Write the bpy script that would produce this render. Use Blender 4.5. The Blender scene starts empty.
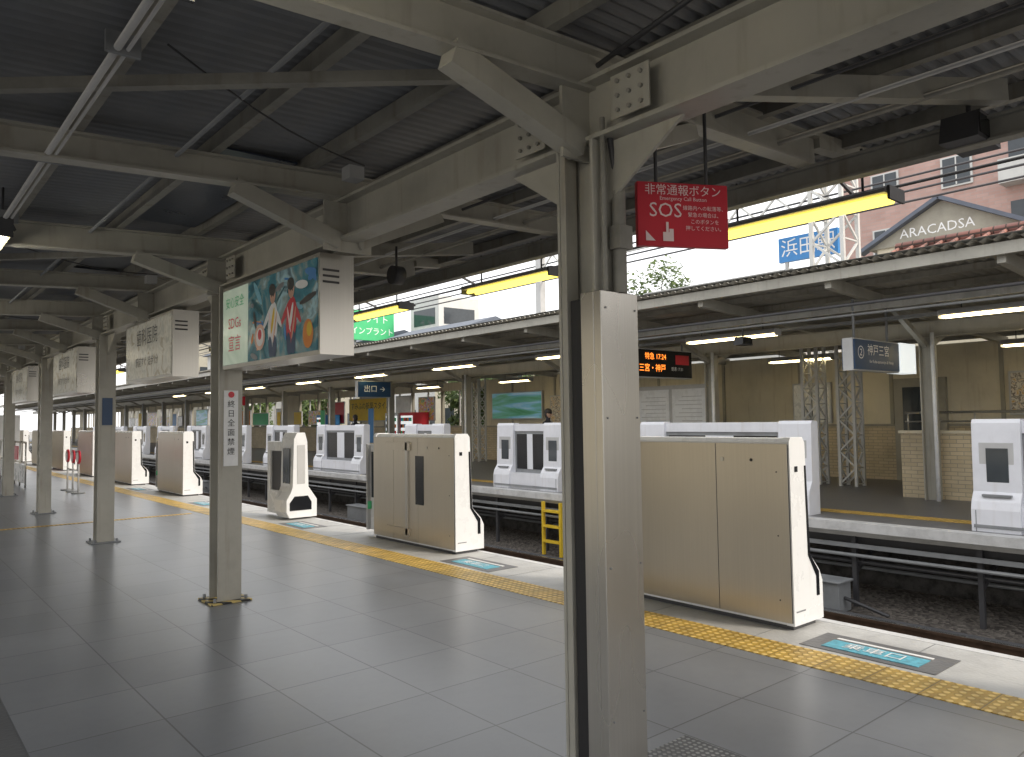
import bpy, bmesh, math, random
from mathutils import Vector, Matrix
random.seed(7)
S=bpy.context.scene
ZUP=Vector((0,0,1))
# ---------------------------------------------------------------- materials
def nt(name):
    m=bpy.data.materials.new(name); m.use_nodes=True
    n=m.node_tree; b=n.nodes['Principled BSDF']; return m,n,b
def mapping(n,sc=(1,1,1)):
    tc=n.nodes.new('ShaderNodeTexCoord'); mp=n.nodes.new('ShaderNodeMapping')
    mp.inputs['Scale'].default_value=sc
    n.links.new(tc.outputs['Object'],mp.inputs['Vector']); return mp.outputs['Vector']
def ramp(n,fac,stops):
    r=n.nodes.new('ShaderNodeValToRGB'); n.links.new(fac,r.inputs['Fac'])
    e=r.color_ramp.elements
    e[0].position,e[0].color=stops[0][0],(*stops[0][1],1)
    e[1].position,e[1].color=stops[1][0],(*stops[1][1],1)
    for p,c in stops[2:]:
        x=e.new(p); x.color=(*c,1)
    return r.outputs['Color']
def mixc(n,fac,a,b,mode='MIX'):
    m=n.nodes.new('ShaderNodeMix'); m.data_type='RGBA'; m.blend_type=mode
    def setp(sock,v):
        if hasattr(v,'is_output'): n.links.new(v,sock)
        elif isinstance(v,(int,float)): sock.default_value=v
        else: sock.default_value=(*v,1) if len(v)==3 else v
    setp(m.inputs[0],fac); setp(m.inputs[6],a); setp(m.inputs[7],b)
    return m.outputs[2]
def paint(name,col,rough=.5,metal=0,var=.25,scale=2.5,bump=.1,grime=None,sc=(1,1,1),streak=0,rv=.13):
    m,n,b=nt(name)
    v=mapping(n,sc)
    t=n.nodes.new('ShaderNodeTexNoise'); t.inputs['Scale'].default_value=scale; t.inputs['Detail'].default_value=5; t.inputs['Roughness'].default_value=.65
    n.links.new(v,t.inputs['Vector'])
    dark=tuple(c*(1-var) for c in col) if grime is None else grime
    lite=tuple(min(1,c*(1+var*.4)) for c in col)
    c=ramp(n,t.outputs['Fac'],[(.3,dark),(.55,col),(.8,lite)])
    if streak:
        v2=mapping(n,(9,9,.7)); t3=n.nodes.new('ShaderNodeTexNoise'); t3.inputs['Scale'].default_value=1.6; t3.inputs['Detail'].default_value=4; n.links.new(v2,t3.inputs['Vector'])
        k=ramp(n,t3.outputs['Fac'],[(.56,(0,0,0)),(.74,(streak,)*3)]); c=mixc(n,k,c,tuple(x*y for x,y in zip(col,(.5,.4,.3))))
    n.links.new(c,b.inputs['Base Color'])
    r=n.nodes.new('ShaderNodeMapRange'); r.inputs[3].default_value=max(.03,rough-rv); r.inputs[4].default_value=min(1,rough+rv)
    n.links.new(t.outputs['Fac'],r.inputs[0]); n.links.new(r.outputs[0],b.inputs['Roughness'])
    b.inputs['Metallic'].default_value=metal
    if bump:
        t2=n.nodes.new('ShaderNodeTexNoise'); t2.inputs['Scale'].default_value=scale*14; t2.inputs['Detail'].default_value=1; n.links.new(v,t2.inputs['Vector'])
        bp=n.nodes.new('ShaderNodeBump'); bp.inputs['Strength'].default_value=bump; bp.inputs['Distance'].default_value=.01
        n.links.new(t2.outputs['Fac'],bp.inputs['Height']); n.links.new(bp.outputs[0],b.inputs['Normal'])
    return m
def brushed(name,col,rough,metal):
    # fine vertical brushing: very stretched noise drives roughness and a trace of tone
    m,n,b=nt(name); v=mapping(n,(160,160,1.2))
    t=n.nodes.new('ShaderNodeTexNoise'); t.inputs['Scale'].default_value=1; t.inputs['Detail'].default_value=3; n.links.new(v,t.inputs['Vector'])
    v2=mapping(n,(1,1,.6)); t2=n.nodes.new('ShaderNodeTexNoise'); t2.inputs['Scale'].default_value=1.3; t2.inputs['Detail'].default_value=2; n.links.new(v2,t2.inputs['Vector'])
    c=ramp(n,t.outputs['Fac'],[(.3,tuple(x*.93 for x in col)),(.7,col)])
    g=ramp(n,t2.outputs['Fac'],[(.3,(.9,.9,.9)),(.7,(1,1,1))]); c=mixc(n,1.,c,g,'MULTIPLY')
    n.links.new(c,b.inputs['Base Color'])
    r=n.nodes.new('ShaderNodeMapRange'); r.inputs[3].default_value=rough-.04; r.inputs[4].default_value=rough+.07; n.links.new(t2.outputs['Fac'],r.inputs[0]); n.links.new(r.outputs[0],b.inputs['Roughness'])
    b.inputs['Metallic'].default_value=metal
    return m
def emis(name,col,s):
    m,n,b=nt(name); b.inputs['Base Color'].default_value=(*col,1)
    b.inputs['Emission Color'].default_value=(*col,1); b.inputs['Emission Strength'].default_value=s; return m
def brickmat(name,c1,c2,mortar,w,h,ms=.01,rough=.7,offset=.5,axes='xyz',bump=.3,noise=.25,wear=0,rv=.12):
    m,n,b=nt(name)
    tc=n.nodes.new('ShaderNodeTexCoord'); sp=n.nodes.new('ShaderNodeSeparateXYZ'); cb=n.nodes.new('ShaderNodeCombineXYZ')
    n.links.new(tc.outputs['Object'],sp.inputs[0])
    for i,a in enumerate(axes[:2]):
        n.links.new(sp.outputs['xyz'.index(a)],cb.inputs[i])
    br=n.nodes.new('ShaderNodeTexBrick'); br.offset=offset; br.squash=1
    n.links.new(cb.outputs[0],br.inputs['Vector'])
    br.inputs['Color1'].default_value=(*c1,1); br.inputs['Color2'].default_value=(*c2,1); br.inputs['Mortar'].default_value=(*mortar,1)
    br.inputs['Scale'].default_value=1; br.inputs['Mortar Size'].default_value=ms; br.inputs['Mortar Smooth'].default_value=.1
    br.inputs['Brick Width'].default_value=w; br.inputs['Row Height'].default_value=h
    t=n.nodes.new('ShaderNodeTexNoise'); t.inputs['Scale'].default_value=.9; t.inputs['Detail'].default_value=6; t.inputs['Roughness'].default_value=.6
    n.links.new(tc.outputs['Object'],t.inputs['Vector'])
    g=ramp(n,t.outputs['Fac'],[(.3,(1-noise,)*3),(.7,(1+noise*.5,)*3)])
    c=mixc(n,1.0,br.outputs['Color'],g,'MULTIPLY')
    if wear:
        t4=n.nodes.new('ShaderNodeTexNoise'); t4.inputs['Scale'].default_value=7; t4.inputs['Detail'].default_value=6; t4.inputs['Roughness'].default_value=.8; n.links.new(tc.outputs['Object'],t4.inputs['Vector'])
        g=ramp(n,t4.outputs['Fac'],[(.32,(1-wear,)*3),(.5,(1,)*3),(.72,(1+wear*.4,)*3)]); c=mixc(n,1.0,c,g,'MULTIPLY')
    n.links.new(c,b.inputs['Base Color'])
    mr=n.nodes.new('ShaderNodeMapRange'); mr.inputs[3].default_value=max(.05,rough-rv); mr.inputs[4].default_value=rough+rv
    n.links.new(t.outputs['Fac'],mr.inputs[0]); n.links.new(mr.outputs[0],b.inputs['Roughness'])
    bp=n.nodes.new('ShaderNodeBump'); bp.invert=True; bp.inputs['Strength'].default_value=bump; bp.inputs['Distance'].default_value=.004
    n.links.new(br.outputs['Fac'],bp.inputs['Height']); n.links.new(bp.outputs[0],b.inputs['Normal'])
    return m

M={}
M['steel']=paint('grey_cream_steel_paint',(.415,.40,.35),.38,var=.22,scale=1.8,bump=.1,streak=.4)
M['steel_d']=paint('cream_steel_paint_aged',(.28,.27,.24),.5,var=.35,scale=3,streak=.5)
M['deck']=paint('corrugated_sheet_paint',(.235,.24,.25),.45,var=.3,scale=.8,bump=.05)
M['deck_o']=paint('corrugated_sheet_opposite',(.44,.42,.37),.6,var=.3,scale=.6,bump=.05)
M['rooftop']=paint('roof_top_grey',(.4,.41,.41),.6,var=.2,scale=.8)
M['panel_dk']=paint('dark_skylight_panel',(.06,.075,.11),.3,var=.2)
M['white']=paint('white_enamel',(.8,.81,.82),.28,var=.05,scale=3,bump=0,streak=.1)
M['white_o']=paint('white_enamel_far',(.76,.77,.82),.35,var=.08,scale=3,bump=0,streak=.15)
M['champ']=brushed('brushed_champagne_steel',(.60,.55,.47),.30,.88)
M['stain']=brushed('stainless',(.58,.56,.52),.27,.85)
M['black']=paint('black_gloss',(.012,.013,.016),.18,var=.2,bump=0,rv=.08)
M['recess_shade']=paint('black_recess_shade',(.02,.02,.022),.6,var=.2,bump=.1)  # near-black colour standing in for shade inside the open column channel
M['dkgrey']=paint('dark_grey_metal',(.06,.06,.065),.5,var=.2)
M['grey']=paint('grey_metal',(.25,.26,.27),.45,var=.25)
M['ltgrey']=paint('light_grey_metal',(.5,.5,.5),.45,var=.15)
M['conc']=paint('platform_edge_concrete',(.5,.5,.49),.5,var=.22,scale=3,bump=.3)
M['darkfloor']=paint('dark_floor',(.10,.105,.115),.45,var=.25,scale=3,bump=.2)
M['asph']=paint('asphalt_floor',(.15,.15,.155),.42,var=.25,scale=3,bump=.3,rv=.06)
M['nose']=paint('white_platform_nosing',(.6,.6,.6),.55,var=.25,scale=4,bump=.2)
M['rail']=paint('rail_steel',(.13,.085,.06),.45,.6,var=.4,scale=6)
M['railtop']=paint('rail_top',(.6,.6,.6),.25,.9,var=.1)
M['sleeper']=paint('sleeper',(.13,.115,.1),.8,var=.3,scale=6,bump=.4)
M['earth']=paint('earth',(.28,.27,.25),.9,var=.3,scale=.4,bump=.3)
M['red']=paint('sign_red',(.6,.025,.045),.4,var=.08,bump=0)
M['ltred']=paint('sign_pink_text',(.9,.72,.72),.4,var=.05,bump=0)
M['redtxt']=paint('red_text',(.65,.03,.05),.4,var=.05,bump=0)
M['blue']=paint('sign_blue',(.012,.05,.13),.35,var=.1,bump=0)
M['blue2']=paint('sign_bright_blue',(.05,.25,.6),.4,var=.1,bump=0)
M['cyan']=paint('floor_sign_cyan',(.12,.45,.58),.5,var=.45,scale=25,bump=0)
M['green']=paint('board_green',(.06,.5,.2),.5,var=.08,bump=0)
M['orange']=paint('board_orange',(.75,.25,.04),.5,var=.08,bump=0)
M['txt']=paint('dark_text',(.03,.03,.03),.5,var=.05,bump=0)
M['wtxt']=paint('white_text',(.85,.85,.85),.5,var=.03,bump=0)
M['ytxt']=paint('yellow_paint',(.8,.55,.04),.5,var=.1,bump=0)
M['peach']=paint('poster_peach',(.75,.45,.33),.3,var=.2,bump=0); M['teal2']=paint('poster_deep_teal',(.02,.13,.16),.3,var=.3,bump=0); M['sky2']=paint('poster_light_blue',(.25,.55,.68),.3,var=.2,bump=0)
M['cream']=paint('cream_wall',(.68,.62,.48),.7,var=.15,scale=1.2,streak=.3)
M['cream_d']=paint('cream_wall_dark',(.36,.34,.28),.7,var=.25,scale=1.2)
M['glass']=paint('window_glass',(.05,.06,.07),.08,var=.2,bump=0,rv=.04)
M['bldwhite']=paint('house_white',(.6,.6,.58),.7,var=.1)
M['roofblue']=paint('slate_blue_roof',(.12,.14,.18),.6,var=.2)
M['bark']=paint('bark',(.1,.07,.05),.9,var=.4,scale=8,bump=.6)
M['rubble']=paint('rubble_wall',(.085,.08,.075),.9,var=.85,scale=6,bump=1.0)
M['reflw']=paint('lamp_reflector',(.8,.76,.5),.4,var=.05,bump=0)
M['tube']=emis('fluorescent_warm',(1,.80,.15),2.1)
M['tubew']=emis('fluorescent_white',(1,.93,.78),24)
M['tubeo']=emis('fluorescent_far',(1,.84,.5),10)
M['lit']=emis('lit_panel',(.9,.95,.95),.7)
M['led']=emis('led_orange',(1,.25,.03),2.5)
M['tile']=brickmat('floor_tiles',(.188,.20,.222),(.222,.234,.256),(.085,.09,.1),.6,.6,.0045,.30,0,'yx',.22,.14,.06,.05)
M['brick']=brickmat('beige_brick',(.56,.46,.3),(.64,.54,.37),(.36,.32,.25),.22,.07,.006,.7,.5,'yz')
M['pink']=brickmat('pink_brick',(.46,.29,.25),(.51,.34,.3),(.42,.33,.3),.5,.16,.012,.8,.5,'yz',.1,.12)
M['rtile']=brickmat('roof_tiles',(.36,.16,.12),(.27,.13,.11),(.08,.05,.04),.3,.25,.02,.7,.5,'yx',1)
m,n,b=nt('ballast'); v=mapping(n)
vo=n.nodes.new('ShaderNodeTexVoronoi'); vo.inputs['Scale'].default_value=22; n.links.new(v,vo.inputs['Vector'])
c=ramp(n,vo.outputs['Color'],[(.1,(.045,.038,.033)),(.9,(.17,.15,.13))]); n.links.new(c,b.inputs['Base Color'])
bp=n.nodes.new('ShaderNodeBump'); bp.inputs['Distance'].default_value=.03; n.links.new(vo.outputs['Distance'],bp.inputs['Height']); n.links.new(bp.outputs[0],b.inputs['Normal'])
b.inputs['Roughness'].default_value=.9; M['ballast']=m
def dots(name,base,top,pitch,joint):
    m,n,b=nt(name)
    tc=n.nodes.new('ShaderNodeTexCoord')
    def frac(s):
        a=n.nodes.new('ShaderNodeVectorMath'); a.operation='SCALE'; a.inputs['Scale'].default_value=s
        n.links.new(tc.outputs['Object'],a.inputs[0])
        f=n.nodes.new('ShaderNodeVectorMath'); f.operation='FRACTION'; n.links.new(a.outputs[0],f.inputs[0]); return f.outputs[0]
    f=frac(1/pitch)
    mul=n.nodes.new('ShaderNodeVectorMath'); mul.operation='MULTIPLY'; mul.inputs[1].default_value=(1,1,0); n.links.new(f,mul.inputs[0])
    d=n.nodes.new('ShaderNodeVectorMath'); d.operation='DISTANCE'; d.inputs[1].default_value=(.5,.5,0); n.links.new(mul.outputs[0],d.inputs[0])
    h=n.nodes.new('ShaderNodeMapRange'); h.inputs[1].default_value=.25; h.inputs[2].default_value=.36; h.inputs[3].default_value=1; h.inputs[4].default_value=0
    n.links.new(d.outputs['Value'],h.inputs[0])
    t=n.nodes.new('ShaderNodeTexNoise'); t.inputs['Scale'].default_value=6; t.inputs['Detail'].default_value=5; n.links.new(tc.outputs['Object'],t.inputs['Vector'])
    g=ramp(n,t.outputs['Fac'],[(.3,(.62,.62,.62)),(.65,(1.05,1.05,1.05))])
    c=mixc(n,h.outputs[0],base,top); c=mixc(n,1.,c,g,'MULTIPLY')
    if joint:
        f2=frac(1/joint); s=n.nodes.new('ShaderNodeSeparateXYZ'); n.links.new(f2,s.inputs[0])
        k=n.nodes.new('ShaderNodeMath'); k.operation='LESS_THAN'; k.inputs[1].default_value=.025; n.links.new(s.outputs[1],k.inputs[0])
        c=mixc(n,k.outputs[0],c,(.2,.14,.04))
    n.links.new(c,b.inputs['Base Color']); b.inputs['Roughness'].default_value=.45
    bp=n.nodes.new('ShaderNodeBump'); bp.inputs['Distance'].default_value=.006; n.links.new(h.outputs[0],bp.inputs['Height']); n.links.new(bp.outputs[0],b.inputs['Normal'])
    return m
M['tact']=dots('yellow_tactile',(.55,.34,.05),(.92,.66,.22),.06,.3)
M['chk']=dots('drain_cover_pattern',(.1,.105,.11),(.36,.36,.36),.03,0)
m,n,b=nt('hazard_tape'); v=mapping(n); w=n.nodes.new('ShaderNodeTexWave'); w.bands_direction='DIAGONAL'; w.inputs['Scale'].default_value=4; n.links.new(v,w.inputs['Vector'])
c=ramp(n,w.outputs['Fac'],[(.48,(.02,.02,.02)),(.52,(.55,.42,.15))]); n.links.new(c,b.inputs['Base Color']); M['haz']=m
def poster(name,stops,scale=2.5,em=.0,axis=(1,1,1)):
    m,n,b=nt(name); v=mapping(n,axis)
    t=n.nodes.new('ShaderNodeTexNoise'); t.inputs['Scale'].default_value=scale; t.inputs['Detail'].default_value=5; t.inputs['Distortion'].default_value=1.5; n.links.new(v,t.inputs['Vector'])
    c=ramp(n,t.outputs['Fac'],stops); n.links.new(c,b.inputs['Base Color']); b.inputs['Roughness'].default_value=.25
    if em:
        n.links.new(c,b.inputs['Emission Color']); b.inputs['Emission Strength'].default_value=em
    return m
M['post1']=poster('poster_teal',[(.3,(.03,.08,.10)),(.45,(.04,.15,.18)),(.55,(.18,.22,.2)),(.62,(.25,.38,.4)),(.75,(.03,.05,.06))],3,.2)
M['post1w']=poster('poster_pale_green',[(.3,(.5,.62,.5)),(.7,(.62,.72,.6))],4,.2)
M['post2']=poster('poster_faded',[(.35,(.45,.44,.38)),(.5,(.6,.58,.5)),(.65,(.42,.38,.3))],6,.12)
M['scape']=poster('poster_landscape',[(.3,(.05,.25,.08)),(.45,(.12,.4,.3)),(.55,(.2,.5,.7)),(.7,(.5,.7,.85))],1.2,.15,(.2,.2,2))
M['cart']=poster('poster_cartoon',[(.4,(.7,.65,.55)),(.5,(.15,.12,.1)),(.53,(.75,.7,.6)),(.65,(.6,.4,.15))],7,0)
M['mixp']=poster('poster_multicolour',[(.36,(.1,.2,.5)),(.45,(.75,.7,.6)),(.5,(.6,.08,.1)),(.56,(.8,.6,.1)),(.64,(.1,.4,.25))],5,.05)
# ---------------------------------------------------------------- builder
class B:
    def __init__(s,name): s.name=name; s.bm=bmesh.new(); s.mats=[]
    def mi(s,k):
        m=M[k] if isinstance(k,str) else k
        if m not in s.mats: s.mats.append(m)
        return s.mats.index(m)
    def hexa(s,vs,k):
        v=[s.bm.verts.new(p) for p in vs]; i=s.mi(k)
        for f in ((0,3,2,1),(4,5,6,7),(0,1,5,4),(1,2,6,5),(2,3,7,6),(3,0,4,7)):
            s.bm.faces.new([v[j] for j in f]).material_index=i
    def box(s,x0,x1,y0,y1,z0,z1,k):
        s.hexa([(x0,y0,z0),(x1,y0,z0),(x1,y1,z0),(x0,y1,z0),(x0,y0,z1),(x1,y0,z1),(x1,y1,z1),(x0,y1,z1)],k)
    def beam(s,p0,p1,w,h,k,up=ZUP):
        p0=Vector(p0);p1=Vector(p1);d=(p1-p0).normalized()
        r=d.cross(up)
        if r.length<1e-4: r=d.cross(Vector((1,0,0)))
        r.normalize(); u=r.cross(d).normalized(); r=r*w/2;u=u*h/2
        s.hexa([p0-r-u,p0+r-u,p1+r-u,p1-r-u,p0-r+u,p0+r+u,p1+r+u,p1-r+u],k)
    def ibeam(s,p0,p1,w,h,k,t=.014):
        p0=Vector(p0);p1=Vector(p1);d=(p1-p0).normalized()
        r=d.cross(ZUP).normalized(); u=r.cross(d).normalized()
        o=u*(h/2-t/2)
        s.beam(p0+o,p1+o,w,t,k); s.beam(p0-o,p1-o,w,t,k); s.beam(p0,p1,t*.8,h-2*t,k)
    def cyl(s,p0,p1,r,k,n=10,r2=None):
        p0=Vector(p0);p1=Vector(p1);d=(p1-p0).normalized(); a=d.orthogonal().normalized(); b=d.cross(a); i=s.mi(k)
        if r2 is None:r2=r
        A=[];C=[]
        for j in range(n):
            t=2*math.pi*j/n; q=a*math.cos(t)+b*math.sin(t)
            A.append(s.bm.verts.new(p0+q*r)); C.append(s.bm.verts.new(p1+q*r2))
        for j in range(n):
            f=s.bm.faces.new((A[j],A[(j+1)%n],C[(j+1)%n],C[j])); f.material_index=i; f.smooth=True
        s.bm.faces.new(A[::-1]).material_index=i; s.bm.faces.new(C).material_index=i
    def prism(s,pts,y0,y1,k):
        i=s.mi(k)
        A=[s.bm.verts.new((x,y0,z)) for x,z in pts]; C=[s.bm.verts.new((x,y1,z)) for x,z in pts]; n=len(pts)
        for j in range(n): s.bm.faces.new((A[j],A[(j+1)%n],C[(j+1)%n],C[j])).material_index=i
        s.bm.faces.new(A[::-1]).material_index=i; s.bm.faces.new(C).material_index=i
    def prismx(s,pts,x0,x1,k):
        i=s.mi(k)
        A=[s.bm.verts.new((x0,y,z)) for y,z in pts]; C=[s.bm.verts.new((x1,y,z)) for y,z in pts]; n=len(pts)
        for j in range(n): s.bm.faces.new((A[j],A[(j+1)%n],C[(j+1)%n],C[j])).material_index=i
        s.bm.faces.new(A[::-1]).material_index=i; s.bm.faces.new(C).material_index=i
    def quad(s,vs,k,smooth=False):
        f=s.bm.faces.new([s.bm.verts.new(p) for p in vs]); f.material_index=s.mi(k); f.smooth=smooth
    def corr(s,x0,x1,y0,y1,zf,k,pitch=.076,amp=.012):
        n=int((y1-y0)/pitch*4); i=s.mi(k); prev=None
        for j in range(n+1):
            y=y0+(y1-y0)*j/n; dz=amp*math.sin(j*math.pi/2+.4)
            row=[s.bm.verts.new((x,y,zf(x)+dz)) for x in (x0,x1)]
            if prev:
                f=s.bm.faces.new((prev[0],prev[1],row[1],row[0])); f.material_index=i
            prev=row
    def done(s,bevel=0,recalc=True):
        if recalc: bmesh.ops.recalc_face_normals(s.bm,faces=s.bm.faces[:])
        me=bpy.data.meshes.new(s.name); s.bm.to_mesh(me); s.bm.free()
        for m in s.mats: me.materials.append(m)
        o=bpy.data.objects.new(s.name,me); S.collection.objects.link(o)
        if bevel:
            md=o.modifiers.new('bev','BEVEL'); md.width=bevel; md.segments=2; md.limit_method='ANGLE'; md.angle_limit=math.radians(50)
        return o
FP=Vector((0,-1,0))
FA=Vector((1,0,0))
def text(parent,body,c,right,size,k,up=ZUP,off=.004,name='lettering',al='CENTER',sx=1):
    cu=bpy.data.curves.new(name,'FONT'); cu.body=body; cu.size=size; cu.align_x=al; cu.align_y='CENTER'; cu.resolution_u=2
    cu.materials.append(M[k]); o=bpy.data.objects.new(name,cu); S.collection.objects.link(o)
    r=Vector(right).normalized(); u=Vector(up); nn=r.cross(u).normalized()
    mt=Matrix((r*sx,u,nn)).transposed().to_4x4(); mt.translation=Vector(c)+nn*off
    o.parent=parent; o.matrix_world=mt
    return o

# ---------------------------------------------------------------- ground, platforms, tracks
b=B('ground'); b.quad([(-300,-300,-1.45),(400,-300,-1.45),(400,500,-1.45),(-300,500,-1.45)],'earth'); b.done()
b=B('platform'); b.box(-4,5.38,-8,95,-1.44,-.02,'conc')
b.box(.6,4.335,-8,95,-.019,0,'tile'); b.box(-4,.6,-8,95,-.019,-.001,'darkfloor')
b.box(4.665,5.36,-8,95,-.019,0,'conc'); b.box(5.36,5.44,-8,95,-.13,.002,'nose')
for i in range(90): b.box(4.67,5.355,-6+i*.9,-5.994+i*.9,.0005,.0015,'grey')
b.done()
b=B('tactile_paving'); b.box(4.338,4.662,-8,95,-.018,.004,'tact')
b.box(.2,4.2,13.3,13.42,.001,.005,'tact'); b.done()
b=B('drain_cover'); b.box(2.62,2.98,1.85,2.3,.001,.006,'chk'); b.done()
b=B('track_bed'); 
b.prism([(5.45,-1.44),(5.45,-1.3),(6,-1.22),(9.9,-1.22),(10.6,-1.2),(11.3,-1.1),(11.6,-1.05),(11.6,-1.44)],-15,120,'ballast'); b.done()
def track(xc):
    b=B('railway_track')
    for i in range(150):
        y=-10+i*.75; b.box(xc-1.0,xc+1.0,y,y+.22,-1.23,-1.195,'sleeper')
    for s in (-.55,.55):
        x=xc+s; b.box(x-.06,x+.06,-12,110,-1.194,-1.18,'rail'); b.box(x-.01,x+.01,-12,110,-1.18,-1.1,'rail'); b.box(x-.032,x+.032,-12,110,-1.1,-1.065,'rail')
        b.box(x-.026,x+.026,-12,110,-1.065,-1.06,'railtop')
    b.done()
track(6.85); track(9.15)
b=B('opposite_platform')
b.box(10.62,18.2,-10,110,-.2,-.01,'conc'); b.box(10.72,18.2,-10,110,-.009,0,'asph'); b.box(10.5,10.72,-10,110,-.12,.004,'nose')
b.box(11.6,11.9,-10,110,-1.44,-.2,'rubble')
for i in range(60):
    y=-6+i*1.6
    b.box(10.68,10.74,y,y+.06,-1.3,-.2,'dkgrey'); b.beam((10.71,y+.03,-.7),(11.6,y+.03,-.3),.05,.06,'dkgrey')
b.box(10.6,10.64,-10,110,-.36,-.3,'grey'); b.cyl((10.6,-10,-.46),(10.6,110,-.46),.025,'grey'); b.box(10.8,10.9,-10,110,-.32,-.21,'dkgrey'); b.cyl((10.9,-10,-.6),(10.9,110,-.6),.03,'dkgrey')
b.done()
b=B('trackside_steps'); a=10.9
for dy in (0,.5): b.box(10.4,10.46,a+dy,a+dy+.05,-1.2,-.15,'ytxt')
for z in (-.95,-.65,-.35): b.box(10.38,10.5,a+.05,a+.5,z,z+.04,'ytxt')
b.done()
for a,L in ((5.2,.9),(8.3,.5),(14.5,.7),(18,1.1),(23,.6),(31,1.0)):
    b=B('signal_equipment_box'); b.box(10.15,10.5,a,a+L,-1.2,-.8,'grey'); b.box(10.12,10.53,a-.03,a+L+.03,-.8,-.77,'grey'); b.cyl((10.3,a-.6,-1.15),(10.3,a,-1.0),.025,'dkgrey'); b.done(.01)
b=B('trackside_cable'); 
for k in range(3): b.cyl((10.05+.05*k,-10,-1.16),(10.05+.05*k,100,-1.16),.02,'dkgrey',6)
b.cyl((11.55,-10,-.8),(11.55,100,-.8),.03,'grey',6); b.done()
b=B('opposite_tactile_paving'); b.box(11.45,11.78,-10,110,.001,.006,'tact'); b.done()

# ---------------------------------------------------------------- near canopy
def rz(p): return 3.1+(.02*(p-2.37) if p>2.37 else .05*(p-2.37))
LE=-1.9
b=B('platform_canopy')
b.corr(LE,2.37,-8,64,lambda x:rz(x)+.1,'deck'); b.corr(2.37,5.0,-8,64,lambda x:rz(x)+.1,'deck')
b.quad([(LE-.05,-8,rz(LE)+.15),(2.37,-8,rz(2.37)+.15),(2.37,64,rz(2.37)+.15),(LE-.05,64,rz(LE)+.15)],'rooftop')
b.quad([(2.37,-8,rz(2.37)+.15),(5.02,-8,rz(5)+.15),(5.02,64,rz(5)+.15),(2.37,64,rz(2.37)+.15)],'rooftop')
for p in (-1.8,-1.2,-.6,.1,.8,1.5,2.1,2.7,3.2,3.7,4.6):
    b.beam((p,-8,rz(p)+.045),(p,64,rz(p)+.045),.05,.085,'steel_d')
for p,w,h in ((2.37,.15,.27),(-1.5,.15,.22)):
    zt=rz(p)-.16; b.ibeam((p,-8,zt-h/2),(p,64,zt-h/2),w,h,'steel',.018)
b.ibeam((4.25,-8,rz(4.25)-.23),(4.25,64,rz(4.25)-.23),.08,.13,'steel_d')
for i in range(-4,28):
    a=2.26+2.185*i
    if a<-7: continue
    big=(i%2==0)
    h=.19 if big else .155
    b.ibeam((LE+.05,a,rz(LE)-h/2),(2.37,a,rz(2.37)-h/2),.1,h,'steel')
    b.ibeam((2.37,a,rz(2.37)-h/2),(4.3,a,rz(4.3)-.07),.1,h,'steel'); b.beam((4.3,a,rz(4.3)+.0),(4.95,a,rz(4.95)+.03),.08,.09,'steel')
    b.beam((2.3,a,2.66),(1.62,a,rz(1.6)-h-.01),.09,.1,'steel')
    b.beam((2.44,a,2.66),(3.1,a,rz(3.1)-h-.01),.07,.08,'steel')
    b.box(2.2,2.54,a-.008,a+.008,2.6,2.92,'steel')
    if big:
        b.beam((2.5,a+.09,rz(2.5)-.08),(4.3,a-1.0,rz(4.3)-.04),.07,.11,'steel')
        b.beam((2.3,a+.12,3.02),(-.2,a+2.0,2.92),.05,.05,'steel_d')
        for dy in (-1,1):
            b.prismx([(a+dy*.1,2.66),(a+dy*.1,2.4),(a+dy*.5,2.66)],2.362,2.378,'steel')
            b.box(2.289,2.295,a+dy*.3-.1,a+dy*.3+.1,2.71,2.89,'steel')
            for u in (-.06,0,.06):
                for zz in (2.74,2.8,2.86):
                    b.cyl((2.276,a+dy*.3+u,zz),(2.29,a+dy*.3+u,zz),.009,'steel_d',6)
for a0,p0 in ((4.5,1.55),(2.36,2.75),(8.9,1.55),(4.6,-.5)):
    b.box(p0,p0+.5,a0,a0+2.0,rz(p0)+.075,rz(p0)+.085,'panel_dk')
b.box(4.98,5.06,-8,64,3.19,3.275,'grey')
b.done()
b=B('conduit_pipe')
b.cyl((.67,-8,2.88),(.67,60,2.88),.014,'ltgrey'); b.cyl((.705,-8,2.88),(.705,60,2.88),.007,'ltgrey')
for y in [i*1.5-6 for i in range(40)]: b.box(.63,.75,y,y+.02,2.86,2.94,'grey')
b.cyl((5.3,-8,3.04),(5.3,60,3.04),.011,'dkgrey'); b.cyl((4.4,-8,2.93),(4.4,60,2.93),.012,'dkgrey')
for i in range(26):
    y=2.5+i*2.2; b.beam((4.95,y,3.17),(5.3,y,3.05),.02,.02,'dkgrey')
b.cyl((2.2,1.2,3.05),(2.6,3.1,3.05),.012,'dkgrey'); b.cyl((1.3,-5,3.02),(1.3,40,2.98),.012,'grey')
b.cyl((3.0,-5,3.04),(3.0,40,3.04),.014,'ltgrey'); b.cyl((3.3,-5,3.04),(3.3,40,3.04),.01,'dkgrey'); b.cyl((3.6,-5,3.02),(3.6,40,3.02),.012,'ltgrey'); b.cyl((3.9,-5,3.04),(3.9,40,3.04),.018,'steel_d')
for k in range(9):
    a=3.2+k*4.37; pts=[Vector((.9+1.4*t/6,a+.9*t/6,3.04-.06*math.sin(math.pi*t/6)+.03*t/6)) for t in range(7)]
    for u,v in zip(pts,pts[1:]): b.cyl(u,v,.005,'dkgrey',6)
    b.box(2.2,2.3,a+.9,a+1.0,2.98,3.06,'ltgrey')
b.done()
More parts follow.
